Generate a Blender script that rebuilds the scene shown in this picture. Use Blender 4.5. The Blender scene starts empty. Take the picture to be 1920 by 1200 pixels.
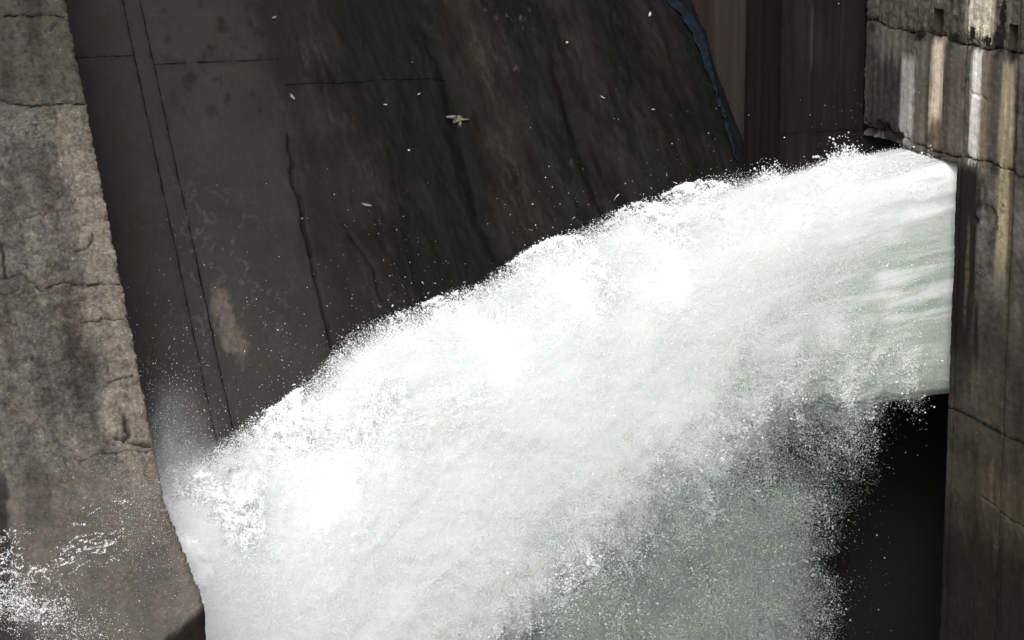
import bpy, math
import numpy as np
from mathutils import Vector

# ------------------------------------------------------------------ camera, sky, sun, exposure
S = bpy.context.scene
COL = S.collection
CAM = np.array([0.0, 0.0, 30.0])          # X runs along the dam, Y points upstream, Z is up
FPX = 5000.0                              # focal length in pixels of the 1920 px wide photograph
PITCH = math.atan(1100 / FPX)
YAW = math.radians(19.0)
cd = bpy.data.cameras.new("camera")
cd.sensor_width = 36.0
cd.lens = 36.0 * FPX / 1920.0
cd.clip_start, cd.clip_end = 1.0, 2000.0
cam = bpy.data.objects.new("camera", cd)
COL.objects.link(cam)
cam.location = CAM
cam.rotation_euler = (math.pi / 2 - PITCH, 0, -YAW)
S.camera = cam

SUN_EL, SUN_AZ = math.radians(41), math.radians(206)      # azimuth clockwise from +Y
w = bpy.data.worlds.new("World")
S.world = w
w.use_nodes = True
nt = w.node_tree
nt.nodes.clear()
sky = nt.nodes.new("ShaderNodeTexSky")
sky.sky_type = 'NISHITA'
sky.sun_disc = False
sky.sun_elevation = SUN_EL
sky.sun_rotation = SUN_AZ
sky.air_density, sky.dust_density, sky.ozone_density = 1.0, 4.0, 0.6
hs = nt.nodes.new("ShaderNodeHueSaturation")
hs.inputs["Saturation"].default_value = 0.22              # a veil of cloud: nearly white sky
bg = nt.nodes.new("ShaderNodeBackground")
bg.inputs["Strength"].default_value = 0.125
wo = nt.nodes.new("ShaderNodeOutputWorld")
nt.links.new(sky.outputs[0], hs.inputs["Color"])
nt.links.new(hs.outputs[0], bg.inputs["Color"])
nt.links.new(bg.outputs[0], wo.inputs["Surface"])

sd = bpy.data.lights.new("sun", 'SUN')
sd.energy = 1.0
sd.angle = math.radians(14)
sd.color = (1.0, 0.98, 0.955)
sun = bpy.data.objects.new("sun", sd)
COL.objects.link(sun)
sv = Vector((math.sin(SUN_AZ) * math.cos(SUN_EL), math.cos(SUN_AZ) * math.cos(SUN_EL), math.sin(SUN_EL)))
sun.rotation_euler = sv.to_track_quat('Z', 'Y').to_euler()
sun.location = (0, 30, 80)

S.view_settings.view_transform = 'Standard'
S.view_settings.look = 'None'
S.view_settings.gamma = 1.0
S.view_settings.use_curve_mapping = False
S.view_settings.exposure = 0.62
S.cycles.use_denoising = True
S.cycles.max_bounces = 12
S.cycles.diffuse_bounces = 8
S.cycles.volume_bounces = 4
S.cycles.glossy_bounces = 2
S.cycles.transmission_bounces = 4
S.cycles.caustics_reflective = False
S.cycles.caustics_refractive = False

# ------------------------------------------------------------------ helpers
rng = np.random.default_rng(7)
fw = np.array([math.sin(YAW) * math.cos(PITCH), math.cos(YAW) * math.cos(PITCH), -math.sin(PITCH)])
rt = np.array([math.cos(YAW), -math.sin(YAW), 0.0])
up = np.cross(rt, fw)


def ray(x, y):
    x = np.asarray(x, float)[..., None]
    y = np.asarray(y, float)[..., None]
    return fw + rt * (x - 960) / FPX + up * (600 - y) / FPX


def on_axis(x, y, axis, val):              # where the sight line of a photo pixel meets X=val / Y=val
    d = ray(x, y)
    return CAM + d * ((val - CAM[axis]) / d[..., axis])[..., None]


def on_plane(x, y, P, n):
    d = ray(x, y)
    return CAM + d * (((np.asarray(P) - CAM) @ n) / (d @ n))[..., None]


def project(P):
    q = P - CAM
    zz = q @ fw
    return 960 + FPX * (q @ rt) / zz, 600 - FPX * (q @ up) / zz


def _h(ix, iy, iz, seed):
    h = (ix * 374761393 + iy * 668265263 + iz * 2147483647 + seed * 974634777) & 0xFFFFFFFF
    h = ((h ^ (h >> 13)) * 1274126177) & 0xFFFFFFFF
    h = ((h ^ (h >> 16)) * 2246822519) & 0xFFFFFFFF
    return (h ^ (h >> 15)) & 0xFFFF


_G = np.random.default_rng(3).normal(size=(65536, 3))
_G = (_G / np.linalg.norm(_G, axis=1)[:, None]).astype(np.float32)


def perlin(x, y, z=None, seed=0):
    x = np.asarray(x, float); y = np.asarray(y, float)
    x, y = np.broadcast_arrays(x, y)
    flat = z is None
    z = np.zeros_like(x) + 0.37 if flat else np.broadcast_to(np.asarray(z, float), x.shape)
    ix, iy, iz = (np.floor(a).astype(np.int64) for a in (x, y, z))
    fx, fy, fz = x - ix, y - iy, z - iz
    ux, uy, uz = (a * a * a * (a * (a * 6 - 15) + 10) for a in (fx, fy, fz))
    out = 0
    for dz in ((0,) if flat else (0, 1)):
        wz = 1.0 if flat else (uz if dz else 1 - uz)
        for dy in (0, 1):
            wy = uy if dy else 1 - uy
            for dx in (0, 1):
                wx = ux if dx else 1 - ux
                g = _G[_h(ix + dx, iy + dy, iz + dz, seed)]
                dot = g[..., 0] * (fx - dx) + g[..., 1] * (fy - dy)
                if not flat:
                    dot = dot + g[..., 2] * (fz - dz)
                out = out + wx * wy * wz * dot
    return out * (2.0 if flat else 1.7)


def fbm(x, y, z=None, oct=4, seed=0, gain=0.5, lac=2.03):
    a, s, t = 1.0, 0.0, 0.0
    for k in range(oct):
        f = lac ** k
        s = s + a * perlin(x * f + 17.3 * k, y * f - 9.1 * k, None if z is None else z * f + 5.7 * k, seed + k)
        t += a
        a *= gain
    return s / t


def sm(e0, e1, x):
    t = np.clip((x - e0) / (e1 - e0), 0, 1)
    return t * t * (3 - 2 * t)


def lin(r, g, b):
    c = np.array([r, g, b], float) / 255
    return np.where(c <= 0.04045, c / 12.92, ((c + 0.055) / 1.055) ** 2.4)


def mix(a, b, f):
    f = np.asarray(f)[..., None]
    return a * (1 - f) + b * f


def band(x, c, h, soft):                    # 1 inside c-h .. c+h, fading over soft
    return 1 - sm(h - soft / 2, h + soft / 2, np.abs(x - c))


def tag(o, label=None, cat=None, group=None, kind=None):
    if label: o["label"] = label
    if cat: o["category"] = cat
    if group: o["group"] = group
    if kind: o["kind"] = kind
    return o


def empty(name, loc):
    o = bpy.data.objects.new(name, None)
    o.empty_display_size = 0.3
    o.location = loc
    COL.objects.link(o)
    return o


def mesh_obj(name, V, F, mat, parent=None, colors=None, smooth=True, loc=None):
    V = np.asarray(V, np.float32)
    off = np.zeros(3) if loc is None else np.asarray(loc, float)
    base = np.zeros(3) if parent is None else np.array(parent.location)
    me = bpy.data.meshes.new(name)
    F = np.asarray(F, np.int32)
    me.vertices.add(len(V))
    me.vertices.foreach_set("co", (V - (off if loc is not None else base)).astype(np.float32).ravel())
    n, k = F.shape
    me.loops.add(n * k)
    me.loops.foreach_set("vertex_index", F.ravel())
    me.polygons.add(n)
    me.polygons.foreach_set("loop_start", np.arange(0, n * k, k, dtype=np.int32))
    me.update(calc_edges=True)
    me.polygons.foreach_set("use_smooth", np.full(n, smooth))
    if colors is not None:
        a = me.attributes.new("Col", 'FLOAT_COLOR', 'POINT')
        a.data.foreach_set("color", np.asarray(colors, np.float32).ravel())
    me.materials.append(mat)
    me.validate()
    o = bpy.data.objects.new(name, me)
    COL.objects.link(o)
    if loc is not None:
        o.location = off - base
    if parent is not None:
        o.parent = parent
    return o


def grid_faces(nu, nv, wrap=False):
    i = np.arange(nu - 1)[:, None]
    j = np.arange(nv if wrap else nv - 1)[None, :]
    j2 = (j + 1) % nv
    a, b, c, d = i * nv + j, (i + 1) * nv + j, (i + 1) * nv + j2, i * nv + j2
    return np.stack(np.broadcast_arrays(a, b, c, d), -1).reshape(-1, 4)


def panel(name, parent, surf, ur, vlo, vhi, res, disp, color, mat, chip=0.05, depth=0.6, gap=0.012, hole=None, jag=0.03, seed=0, sides="lrbt", ugap=None):
    """one slab: a fine grid over ur x [vlo(u), vhi(u)], chipped edges, skirt going back by depth"""
    u0, u1 = ur
    nu = max(4, int((u1 - u0) / res))
    vm0, vm1 = vlo(np.array([(u0 + u1) / 2]))[0], vhi(np.array([(u0 + u1) / 2]))[0]
    nv = max(4, int((vm1 - vm0) / res))
    a = np.linspace(0, 1, nu)[:, None] * np.ones((1, nv))
    b = np.ones((nu, 1)) * np.linspace(0, 1, nv)[None, :]
    ug = gap if ugap is None else ugap
    ul, ur_ = u0 + ug * ("l" in sides), u1 - ug * ("r" in sides)
    u = ul + (ur_ - ul) * a
    lo, hi = vlo(u) + gap * ("b" in sides), vhi(u) - gap * ("t" in sides)
    v = lo + (hi - lo) * b
    far = np.full_like(u, 9.0)
    dl = u - u0 if "l" in sides else far
    dr = u1 - u if "r" in sides else far
    db = v - lo if "b" in sides else far
    dt = hi - v if "t" in sides else far
    nz = fbm(u * 3, v * 3, oct=4, seed=seed + 50)
    nz2 = fbm(u * 9, v * 9, oct=3, seed=seed + 60)
    u = u + (np.exp(-dl / 0.15) - np.exp(-dr / 0.15)) * jag * (0.5 + 1.6 * nz + nz2)
    v = v + (np.exp(-db / 0.1) - np.exp(-dt / 0.1)) * jag * 0.6 * (0.5 + 1.6 * nz + nz2)
    de = np.minimum(np.minimum(dl, dr), np.minimum(db, dt))
    d = disp(u, v) - chip * np.exp(-de / 0.045) * np.clip(0.7 + 1.4 * nz + 0.8 * nz2, 0.1, 3)
    P, N = surf(u, v)
    V = (P + N * d[..., None]).reshape(-1, 3)
    C = color(u, v).copy()
    C[..., :3] *= (1 - 0.5 * np.exp(-de / 0.05) * np.clip(0.6 + 2.2 * fbm(u * 2.5, v * 2.5, oct=4, seed=seed + 70), 0, 1))[..., None]
    C = C.reshape(-1, 4)
    F = grid_faces(nu, nv)
    if hole is not None:
        keep = ~hole(u, v).reshape(-1)[F].all(1)
        F = F[keep]
    idx = np.arange(nu * nv).reshape(nu, nv)
    ring = np.concatenate([idx[:, 0], idx[-1, 1:], idx[-2::-1, -1], idx[0, -2:0:-1]])
    back = V[ring] - np.broadcast_to(N, P.shape).reshape(-1, 3)[ring] * depth
    n0 = len(V)
    m = len(ring)
    k = np.arange(m)
    k2 = (k + 1) % m
    F2 = np.stack([n0 + k2, n0 + k, n0 + m + k, n0 + m + k2], -1)
    V = np.concatenate([V, V[ring], back])
    C = np.concatenate([C, C[ring], C[ring]])
    return mesh_obj(name, V, np.concatenate([F, F2]), mat, parent, C)


def const(x):
    return lambda u: np.full_like(u, float(x))


def box_mesh(x0, x1, y0, y1, z0, z1):
    V = [(x, y, z) for x in (x0, x1) for y in (y0, y1) for z in (z0, z1)]
    F = [(0, 1, 3, 2), (4, 6, 7, 5), (0, 4, 5, 1), (2, 3, 7, 6), (0, 2, 6, 4), (1, 5, 7, 3)]
    return np.array(V, float), np.array(F)


# ------------------------------------------------------------------ materials
def new_mat(name):
    m = bpy.data.materials.new(name)
    m.use_nodes = True
    t = m.node_tree
    b = t.nodes["Principled BSDF"]
    return m, t, b


def math_node(t, op, a, b=None, clamp=False):
    n = t.nodes.new("ShaderNodeMath")
    n.operation = op
    n.use_clamp = clamp
    for i, x in enumerate((a, b)):
        if x is None: continue
        if isinstance(x, (int, float)): n.inputs[i].default_value = x
        else: t.links.new(x, n.inputs[i])
    return n.outputs[0]


def noise_node(t, vec, scale, detail=4, rough=0.6):
    n = t.nodes.new("ShaderNodeTexNoise")
    n.inputs["Scale"].default_value = scale
    n.inputs["Detail"].default_value = detail
    n.inputs["Roughness"].default_value = rough
    t.links.new(vec, n.inputs["Vector"])
    return n.outputs["Fac"]


def concrete_material(name, spec=0.12, rough=0.8, stretch=(1, 1, 0.25), warp=(1, 1, 1)):
    m, t, b = new_mat(name)
    at = t.nodes.new("ShaderNodeAttribute")
    at.attribute_name = "Col"
    geo = t.nodes.new("ShaderNodeNewGeometry")
    mw = t.nodes.new("ShaderNodeMapping")
    mw.inputs["Scale"].default_value = warp
    t.links.new(geo.outputs["Position"], mw.inputs["Vector"])
    pos = mw.outputs[0]
    mp = t.nodes.new("ShaderNodeMapping")
    mp.inputs["Scale"].default_value = stretch
    t.links.new(pos, mp.inputs["Vector"])
    n1 = noise_node(t, pos, 9, 6, 0.65)
    n2 = noise_node(t, pos, 55, 4, 0.7)
    n3 = noise_node(t, mp.outputs[0], 14, 5, 0.6)
    f = math_node(t, 'ADD', math_node(t, 'MULTIPLY', n1, 0.9), math_node(t, 'MULTIPLY', n2, 0.8))
    f = math_node(t, 'ADD', f, math_node(t, 'MULTIPLY', n3, 0.7))       # mean about 1.2
    f = math_node(t, 'SUBTRACT', f, 0.2)
    # amount of grain grows with alpha
    amt = math_node(t, 'ADD', math_node(t, 'MULTIPLY', at.outputs["Alpha"], 1.6), 0.5)
    g = math_node(t, 'ADD', math_node(t, 'MULTIPLY', math_node(t, 'SUBTRACT', f, 1.0), amt), 1.0)
    g = math_node(t, 'MAXIMUM', g, 0.25)
    # exposed aggregate: small pale stones
    vo = t.nodes.new("ShaderNodeTexVoronoi")
    vo.inputs["Scale"].default_value = 17
    t.links.new(pos, vo.inputs["Vector"])
    sp = t.nodes.new("ShaderNodeSeparateColor")
    t.links.new(vo.outputs["Color"], sp.inputs[0])
    stone = math_node(t, 'MULTIPLY',
                      math_node(t, 'LESS_THAN', vo.outputs["Distance"], 0.23),
                      math_node(t, 'GREATER_THAN', math_node(t, 'ADD', sp.outputs[0], math_node(t, 'MULTIPLY', at.outputs["Alpha"], 0.42)), 1.12))
    g = math_node(t, 'MULTIPLY', g, math_node(t, 'ADD', 1.0, math_node(t, 'MULTIPLY', stone, 1.1)))
    mx = t.nodes.new("ShaderNodeVectorMath")
    mx.operation = 'SCALE'
    t.links.new(at.outputs["Color"], mx.inputs[0])
    t.links.new(g, mx.inputs["Scale"])
    t.links.new(mx.outputs[0], b.inputs["Base Color"])
    b.inputs["Roughness"].default_value = rough
    b.inputs["Specular IOR Level"].default_value = spec
    bu = t.nodes.new("ShaderNodeBump")
    bu.inputs["Distance"].default_value = 0.03
    t.links.new(math_node(t, 'ADD', 0.2, math_node(t, 'MULTIPLY', at.outputs["Alpha"], 0.5)), bu.inputs["Strength"])
    hgt = math_node(t, 'ADD', math_node(t, 'ADD', math_node(t, 'MULTIPLY', n1, 0.45), math_node(t, 'MULTIPLY', n2, 0.6)), math_node(t, 'MULTIPLY', stone, 0.3))
    t.links.new(hgt, bu.inputs["Height"])
    t.links.new(bu.outputs[0], b.inputs["Normal"])
    return m


M_CONC = concrete_material("weathered_concrete")
M_WALL = concrete_material("side_wall_concrete", stretch=(1, 0.8, 0.4), warp=(1, 0.4, 1))
M_WET = concrete_material("wet_concrete", spec=0.10, rough=0.6, stretch=(1, 0.2, 0.2))


def plain_mat(name, col, rough=0.8, spec=0.2, var=0.3, scale=30):
    m, t, b = new_mat(name)
    geo = t.nodes.new("ShaderNodeNewGeometry")
    n = noise_node(t, geo.outputs["Position"], scale, 4, 0.6)
    g = math_node(t, 'ADD', 1 - var, math_node(t, 'MULTIPLY', n, 2 * var))
    mx = t.nodes.new("ShaderNodeVectorMath")
    mx.operation = 'SCALE'
    mx.inputs[0].default_value = col
    t.links.new(g, mx.inputs["Scale"])
    t.links.new(mx.outputs[0], b.inputs["Base Color"])
    b.inputs["Roughness"].default_value = rough
    b.inputs["Specular IOR Level"].default_value = spec
    return m


M_BLACK = plain_mat("black_wet_concrete", (0.012, 0.012, 0.0115), 0.8, 0.05)
M_MOSS = plain_mat("dark_moss", (0.022, 0.021, 0.014), 0.95, 0.05, 0.6, 40)
M_RAG = plain_mat("pale_cloth", (0.16, 0.15, 0.12), 0.9, 0.1, 0.5, 25)
M_SCRAP = plain_mat("white_scrap", (0.4, 0.4, 0.38), 0.8, 0.2, 0.2, 60)
M_ORANGE = plain_mat("orange_plastic", (0.2, 0.07, 0.03), 0.6, 0.3, 0.2, 60)
M_BLUE = plain_mat("blue_plastic", (0.01, 0.04, 0.11), 0.6, 0.2, 0.5, 30)


def streak_material():
    m, t, b = new_mat("blue_film")
    geo = t.nodes.new("ShaderNodeNewGeometry")
    n1 = noise_node(t, geo.outputs["Position"], 4.5, 6, 0.7)
    cr = t.nodes.new("ShaderNodeValToRGB")
    e = cr.color_ramp.elements
    e[0].position, e[0].color = 0.44, (0.006, 0.008, 0.007, 1)
    e[1].position, e[1].color = 0.60, (0.006, 0.016, 0.036, 1)
    t.links.new(n1, cr.inputs[0])
    t.links.new(cr.outputs[0], b.inputs["Base Color"])
    b.inputs["Roughness"].default_value = 0.8
    b.inputs["Specular IOR Level"].default_value = 0.1
    return m


M_STREAK = streak_material()


def water_material():
    m, t, b = new_mat("white_water")
    at = t.nodes.new("ShaderNodeAttribute")
    at.attribute_name = "Col"
    geo = t.nodes.new("ShaderNodeNewGeometry")
    n1 = noise_node(t, geo.outputs["Position"], 6, 6, 0.7)
    n2 = noise_node(t, geo.outputs["Position"], 28, 5, 0.75)
    t.links.new(at.outputs["Color"], b.inputs["Base Color"])
    b.inputs["Roughness"].default_value = 0.6
    b.inputs["Specular IOR Level"].default_value = 0.2
    b.inputs["Subsurface Weight"].default_value = 0.0
    bu = t.nodes.new("ShaderNodeBump")
    bu.inputs["Distance"].default_value = 0.03
    bu.inputs["Strength"].default_value = 0.25
    t.links.new(math_node(t, 'ADD', n1, math_node(t, 'MULTIPLY', n2, 0.6)), bu.inputs["Height"])
    t.links.new(bu.outputs[0], b.inputs["Normal"])
    tr = t.nodes.new("ShaderNodeBsdfTranslucent")
    t.links.new(at.outputs["Color"], tr.inputs["Color"])
    mixn = t.nodes.new("ShaderNodeMixShader")
    mixn.inputs[0].default_value = 0.15
    out = t.nodes["Material Output"]
    t.links.new(b.outputs[0], mixn.inputs[1])
    t.links.new(tr.outputs[0], mixn.inputs[2])
    t.links.new(mixn.outputs[0], out.inputs["Surface"])
    return m


def drop_material(name, col, transl=0.4):
    m, t, b = new_mat(name)
    t.nodes.remove(b)
    d = t.nodes.new("ShaderNodeBsdfDiffuse")
    d.inputs["Color"].default_value = (*col, 1)
    tr = t.nodes.new("ShaderNodeBsdfTranslucent")
    tr.inputs["Color"].default_value = (*col, 1)
    mixn = t.nodes.new("ShaderNodeMixShader")
    mixn.inputs[0].default_value = transl
    t.links.new(d.outputs[0], mixn.inputs[1])
    t.links.new(tr.outputs[0], mixn.inputs[2])
    t.links.new(mixn.outputs[0], t.nodes["Material Output"].inputs["Surface"])
    return m


M_WATER = water_material()
M_DROP = drop_material("spray_drops", (0.965, 0.972, 0.976))
M_VEIL = drop_material("shaded_drops", (0.57, 0.625, 0.585))  # darker copy of the drops: shade under the jet is in the colour
M_POOL = plain_mat("pool_water", (0.03, 0.04, 0.038), 0.25, 0.5, 0.3, 1)


def drops(name, P, R, mat, label=None):
    """a cloud of droplets: real spheres (a point cloud) in one 'stuff' object"""
    P = np.asarray(P, np.float32)
    me = bpy.data.meshes.new(name)
    me.vertices.add(len(P))
    me.vertices.foreach_set("co", P.ravel())
    a = me.attributes.new("drop_radius", 'FLOAT', 'POINT')
    a.data.foreach_set("value", np.asarray(R, np.float32))
    me.materials.append(mat)
    me.update()
    o = bpy.data.objects.new(name, me)
    COL.objects.link(o)
    g = bpy.data.node_groups.new(name + "_points", 'GeometryNodeTree')
    g.interface.new_socket("Geometry", in_out='INPUT', socket_type='NodeSocketGeometry')
    g.interface.new_socket("Geometry", in_out='OUTPUT', socket_type='NodeSocketGeometry')
    gi, go = g.nodes.new("NodeGroupInput"), g.nodes.new("NodeGroupOutput")
    mp = g.nodes.new("GeometryNodeMeshToPoints")
    na = g.nodes.new("GeometryNodeInputNamedAttribute")
    na.data_type = 'FLOAT'
    na.inputs["Name"].default_value = "drop_radius"
    sm_ = g.nodes.new("GeometryNodeSetMaterial")
    sm_.inputs["Material"].default_value = mat
    g.links.new(gi.outputs[0], mp.inputs["Mesh"])
    g.links.new(na.outputs["Attribute"], mp.inputs["Radius"])
    g.links.new(mp.outputs[0], sm_.inputs["Geometry"])
    g.links.new(sm_.outputs[0], go.inputs[0])
    md = o.modifiers.new("points", 'NODES')
    md.node_group = g
    tag(o, label, kind="stuff")
    return o


# ------------------------------------------------------------------ the dam's downstream face
SL = 0.94                                   # fall of the face
DP = on_axis(1410, 310, 1, 63.0)
DN = np.array([0, -SL, 1.0])
DNU = DN / np.linalg.norm(DN)
DX1 = 28.31


def dz(Y):
    return DP[2] + SL * (Y - DP[1])


def dam_surf(u, v):                          # u = X along the dam, v = Y
    return np.stack([u, v, dz(v)], -1), np.broadcast_to(DNU, u.shape + (3,))


def fall_px(X):                              # X of a fall line -> photo column where it meets the top edge
    return (X - 9.71) / 0.01436


def xx(px):
    return 9.71 + 0.01436 * px


K_DAM = 0.39


def dam_color(u, v):
    px = fall_px(u)
    P = np.stack([u, v, dz(v)], -1)
    py = project(P)[1]
    wob = 22 * fbm(u * 0.7, v * 0.35, oct=4, seed=11) + 14 * fbm(u * 2.5, v * 0.8, oct=3, seed=12)
    q = px + wob * sm(230, 420, px)
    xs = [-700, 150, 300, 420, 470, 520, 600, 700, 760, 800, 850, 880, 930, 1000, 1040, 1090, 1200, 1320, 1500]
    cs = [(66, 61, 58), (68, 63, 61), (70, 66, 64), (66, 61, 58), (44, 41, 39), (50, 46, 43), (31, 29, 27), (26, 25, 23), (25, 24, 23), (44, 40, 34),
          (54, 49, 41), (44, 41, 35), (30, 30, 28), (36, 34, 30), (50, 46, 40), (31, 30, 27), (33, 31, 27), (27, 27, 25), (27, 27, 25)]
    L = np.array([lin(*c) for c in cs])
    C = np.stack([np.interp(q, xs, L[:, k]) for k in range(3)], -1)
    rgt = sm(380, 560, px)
    # fibrous vertical staining of the wet part
    st = fbm(u * 3.2, v * 0.45, oct=5, seed=21)
    st2 = fbm(u * 9, v * 1.1, oct=4, seed=22)
    bl = fbm(u * 0.8, v * 0.8, oct=5, seed=23)
    strk = sm(0.90, 1.0, 1 - np.abs(fbm(u * 2.4 + 0.25 * v, v * 0.45, oct=5, seed=24, gain=0.6))) * sm(0.0, 0.35, fbm(u * 0.9, v * 0.6, oct=3, seed=25) + 0.1)
    f = 1 + rgt * (0.45 * st + 0.12 * st2 + 0.9 * strk) + (0.26 + 0.55 * rgt) * bl
    C = C * np.clip(f, 0.35, 2.2)[..., None]
    # the lower part is paler
    low = sm(420, 820, py) * sm(1100, 500, px)
    C = C * (1 + 0.35 * low)[..., None] + low[..., None] * 0.006
    # dark blotches on the upper grey slab
    b1 = sm(0.15, 0.4, fbm(u * 2.6, v * 2.0, oct=5, seed=31)) * band(px, 390, 120, 120) * band(py, 90, 130, 120)
    C = mix(C, lin(38, 36, 34), 0.75 * b1)
    # brown tint spots
    b2 = sm(0.2, 0.5, fbm(u * 0.9, v * 0.6, oct=4, seed=33)) * sm(200, 400, px)
    C = mix(C, C * np.array([1.25, 1.05, 0.85]), 0.6 * b2)
    # pale efflorescence patch and its thin arms
    X0, Y0 = patch[0], patch[1]
    rx, ry = (u - X0), (v - Y0)
    rr = np.hypot((rx + 0.1 * ry) / 0.36, ry / 0.85) + 1.1 * fbm(u * 2.2, v * 1.8, oct=6, seed=41, gain=0.62)
    pa = sm(1.0, 0.55, rr)
    C = mix(C, lin(160, 143, 128) * (0.8 + 0.8 * np.clip(fbm(u * 7, v * 7, oct=4, seed=42) + 0.3, 0, 1))[..., None], 0.8 * pa)
    hal = sm(2.6, 0.9, np.hypot(rx / 0.5, ry / 1.1) + 0.9 * fbm(u * 1.7, v * 1.2, oct=5, seed=43))
    C = mix(C, lin(86, 80, 74), 0.45 * hal)
    arms = sm(0.030, 0.0, np.abs(fbm(u * 0.9, v * 0.9, oct=5, seed=45))) * sm(2.6, 0.6, np.hypot((u - X0) / 0.9, (v - Y0 - 1.2) / 1.1))
    C = mix(C, lin(128, 122, 116), 0.5 * arms)
    # chalky specks on the dark right half
    spk = sm(0.36, 0.55, fbm(u * 6, v * 4, oct=4, seed=47)) * sm(-0.1, 0.25, fbm(u * 0.6, v * 0.5, oct=3, seed=48)) * band(px, 935, 60, 90)
    C = mix(C, lin(105, 102, 84), 0.8 * spk)
    cr = crack(u, v, CR1, 0.04, 1, 5) + crack(u, v, CR2, 0.035, 1, 7) + 0.6 * crack(u, v, CR3, 0.03, 1, 70) + 0.6 * crack(u, v, RG1, 0.22, 1, 71) + 0.6 * crack(u, v, RG2, 0.15, 1, 73)
    C = mix(C, lin(20, 19, 18), np.clip(-0.85 * cr, 0, 0.9))
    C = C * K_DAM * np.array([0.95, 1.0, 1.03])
    a = 0.12 + 0.3 * rgt
    return np.concatenate([np.clip(C, 0.004, 0.8), a[..., None]], -1)


def crack(u, v, pts, width, depth, seed):
    """a groove along a polyline in (u, v)"""
    pts = np.array(pts)
    dd = np.full(u.shape, 9.0)
    wu = u + 0.10 * fbm(u * 2.2, v * 2.2, oct=4, seed=seed)
    wv = v + 0.10 * fbm(u * 2.2 + 40, v * 2.2, oct=4, seed=seed + 1)
    for (a, b) in zip(pts[:-1], pts[1:]):
        e = b - a
        t = np.clip(((wu - a[0]) * e[0] + (wv - a[1]) * e[1]) / (e @ e), 0, 1)
        dd = np.minimum(dd, np.hypot(wu - a[0] - t * e[0], wv - a[1] - t * e[1]))
    return -depth * np.exp(-(dd / width) ** 2)


def dam_uv(px_list):
    q = on_plane([p[0] for p in px_list], [p[1] for p in px_list], DP, DN)
    return [(a[0], a[1]) for a in q]


patch = dam_uv([(432, 610)])[0]
CR1 = dam_uv([(540, 250), (548, 330), (575, 450), (598, 540), (622, 650), (640, 720)])
CR2 = dam_uv([(655, 440), (700, 500), (715, 560)])
CR3 = dam_uv([(560, 330), (572, 420), (590, 520)])
RG1 = dam_uv([(800, 60), (838, 150), (858, 250), (880, 330), (905, 420), (930, 480)])
RG2 = dam_uv([(1040, 110), (1060, 190), (1090, 290), (1120, 370), (1140, 400)])


def dam_disp(u, v):
    px = fall_px(u)
    rgt = sm(400, 600, px)
    d = 0.015 * fbm(u * 0.8, v * 0.8, oct=4, seed=1) + 0.006 * fbm(u * 6, v * 6, oct=3, seed=2)
    d = d + rgt * (0.10 * fbm(u * 0.8, v * 0.35, oct=4, seed=3) + 0.035 * fbm(u * 2.5, v * 1.2, oct=5, seed=4) + 0.012 * fbm(u * 11, v * 5, oct=3, seed=9))
    d = d + crack(u, v, CR1, 0.035, 0.10, 5) + crack(u, v, CR2, 0.03, 0.08, 7) + crack(u, v, CR3, 0.03, 0.05, 70)
    d = d + crack(u, v, RG1, 0.2, 0.10, 71) + crack(u, v, RG2, 0.16, 0.10, 73)
    return d


YL, YT = 56.2, 84.0
yj = lambda px, py: float(dam_uv([(px, py)])[0][1])
dam = tag(empty("dam_face", (18, 60, 0)), "dark wet sloping concrete dam face with joint lines behind the white water jet", "dam")
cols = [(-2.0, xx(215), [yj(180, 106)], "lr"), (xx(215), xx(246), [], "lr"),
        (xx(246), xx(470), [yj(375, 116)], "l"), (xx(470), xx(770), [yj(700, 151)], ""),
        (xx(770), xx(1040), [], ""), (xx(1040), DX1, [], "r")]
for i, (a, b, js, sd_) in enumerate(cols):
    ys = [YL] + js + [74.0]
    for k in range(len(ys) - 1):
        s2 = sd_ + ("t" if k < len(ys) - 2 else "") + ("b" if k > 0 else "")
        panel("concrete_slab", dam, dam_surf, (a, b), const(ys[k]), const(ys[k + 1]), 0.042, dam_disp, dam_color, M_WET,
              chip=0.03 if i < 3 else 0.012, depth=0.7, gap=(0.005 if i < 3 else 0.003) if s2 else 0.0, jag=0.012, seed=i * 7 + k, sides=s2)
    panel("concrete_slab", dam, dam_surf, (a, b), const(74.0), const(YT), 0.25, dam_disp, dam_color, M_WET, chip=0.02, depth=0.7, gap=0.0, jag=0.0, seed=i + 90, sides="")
# body of the dam behind the slabs, with an undercut added below the lip to keep the void dark
zl = dz(YL)
prof = [(YL + 0.3, zl - 0.4), (YT, dz(YT) - 0.65), (YT + 8, dz(YT) - 0.65), (YT + 8, -1), (61.5, -1), (61.5, zl - 3.5)]
V = [(x, y, z) for x in (-2.0, DX1) for (y, z) in prof]
n = len(prof)
F = [(k, (k + 1) % n, n + (k + 1) % n, n + k) for k in range(n)]
mesh_obj("mass_concrete", V, F, M_BLACK, dam, smooth=False)

# blue film clinging to the right edge of the face
bl = [(1262, 0, 30), (1290, 30, 32), (1310, 62, 30), (1324, 105, 22), (1334, 140, 13), (1345, 175, 8), (1358, 215, 7), (1368, 250, 8), (1377, 285, 5), (1385, 302, 2)]
V, F = [], []
L = []
for (x, y, wd) in bl: L.append((x, y, wd))
T = np.linspace(0, len(L) - 1, 70)
ctr = np.array([[np.interp(t, range(len(L)), [q[k] for q in L]) for k in range(3)] for t in T])
for i, (x, y, wd) in enumerate(ctr):
    for j in range(6):
        e = (j / 5 - 0.5) * wd * 0.75
        jx = 5 * float(perlin(np.array([y * 0.06 + j * 0.2]), np.array([3.1 + (j in (0, 5)) * j]))[0])
        p = on_plane(x + e + jx, y, DP + np.array([0, 0, 0.16 + 0.03 * math.sin(i * 1.3 + j)]), DN)
        V.append(p)
F = grid_faces(len(ctr), 6)
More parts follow.
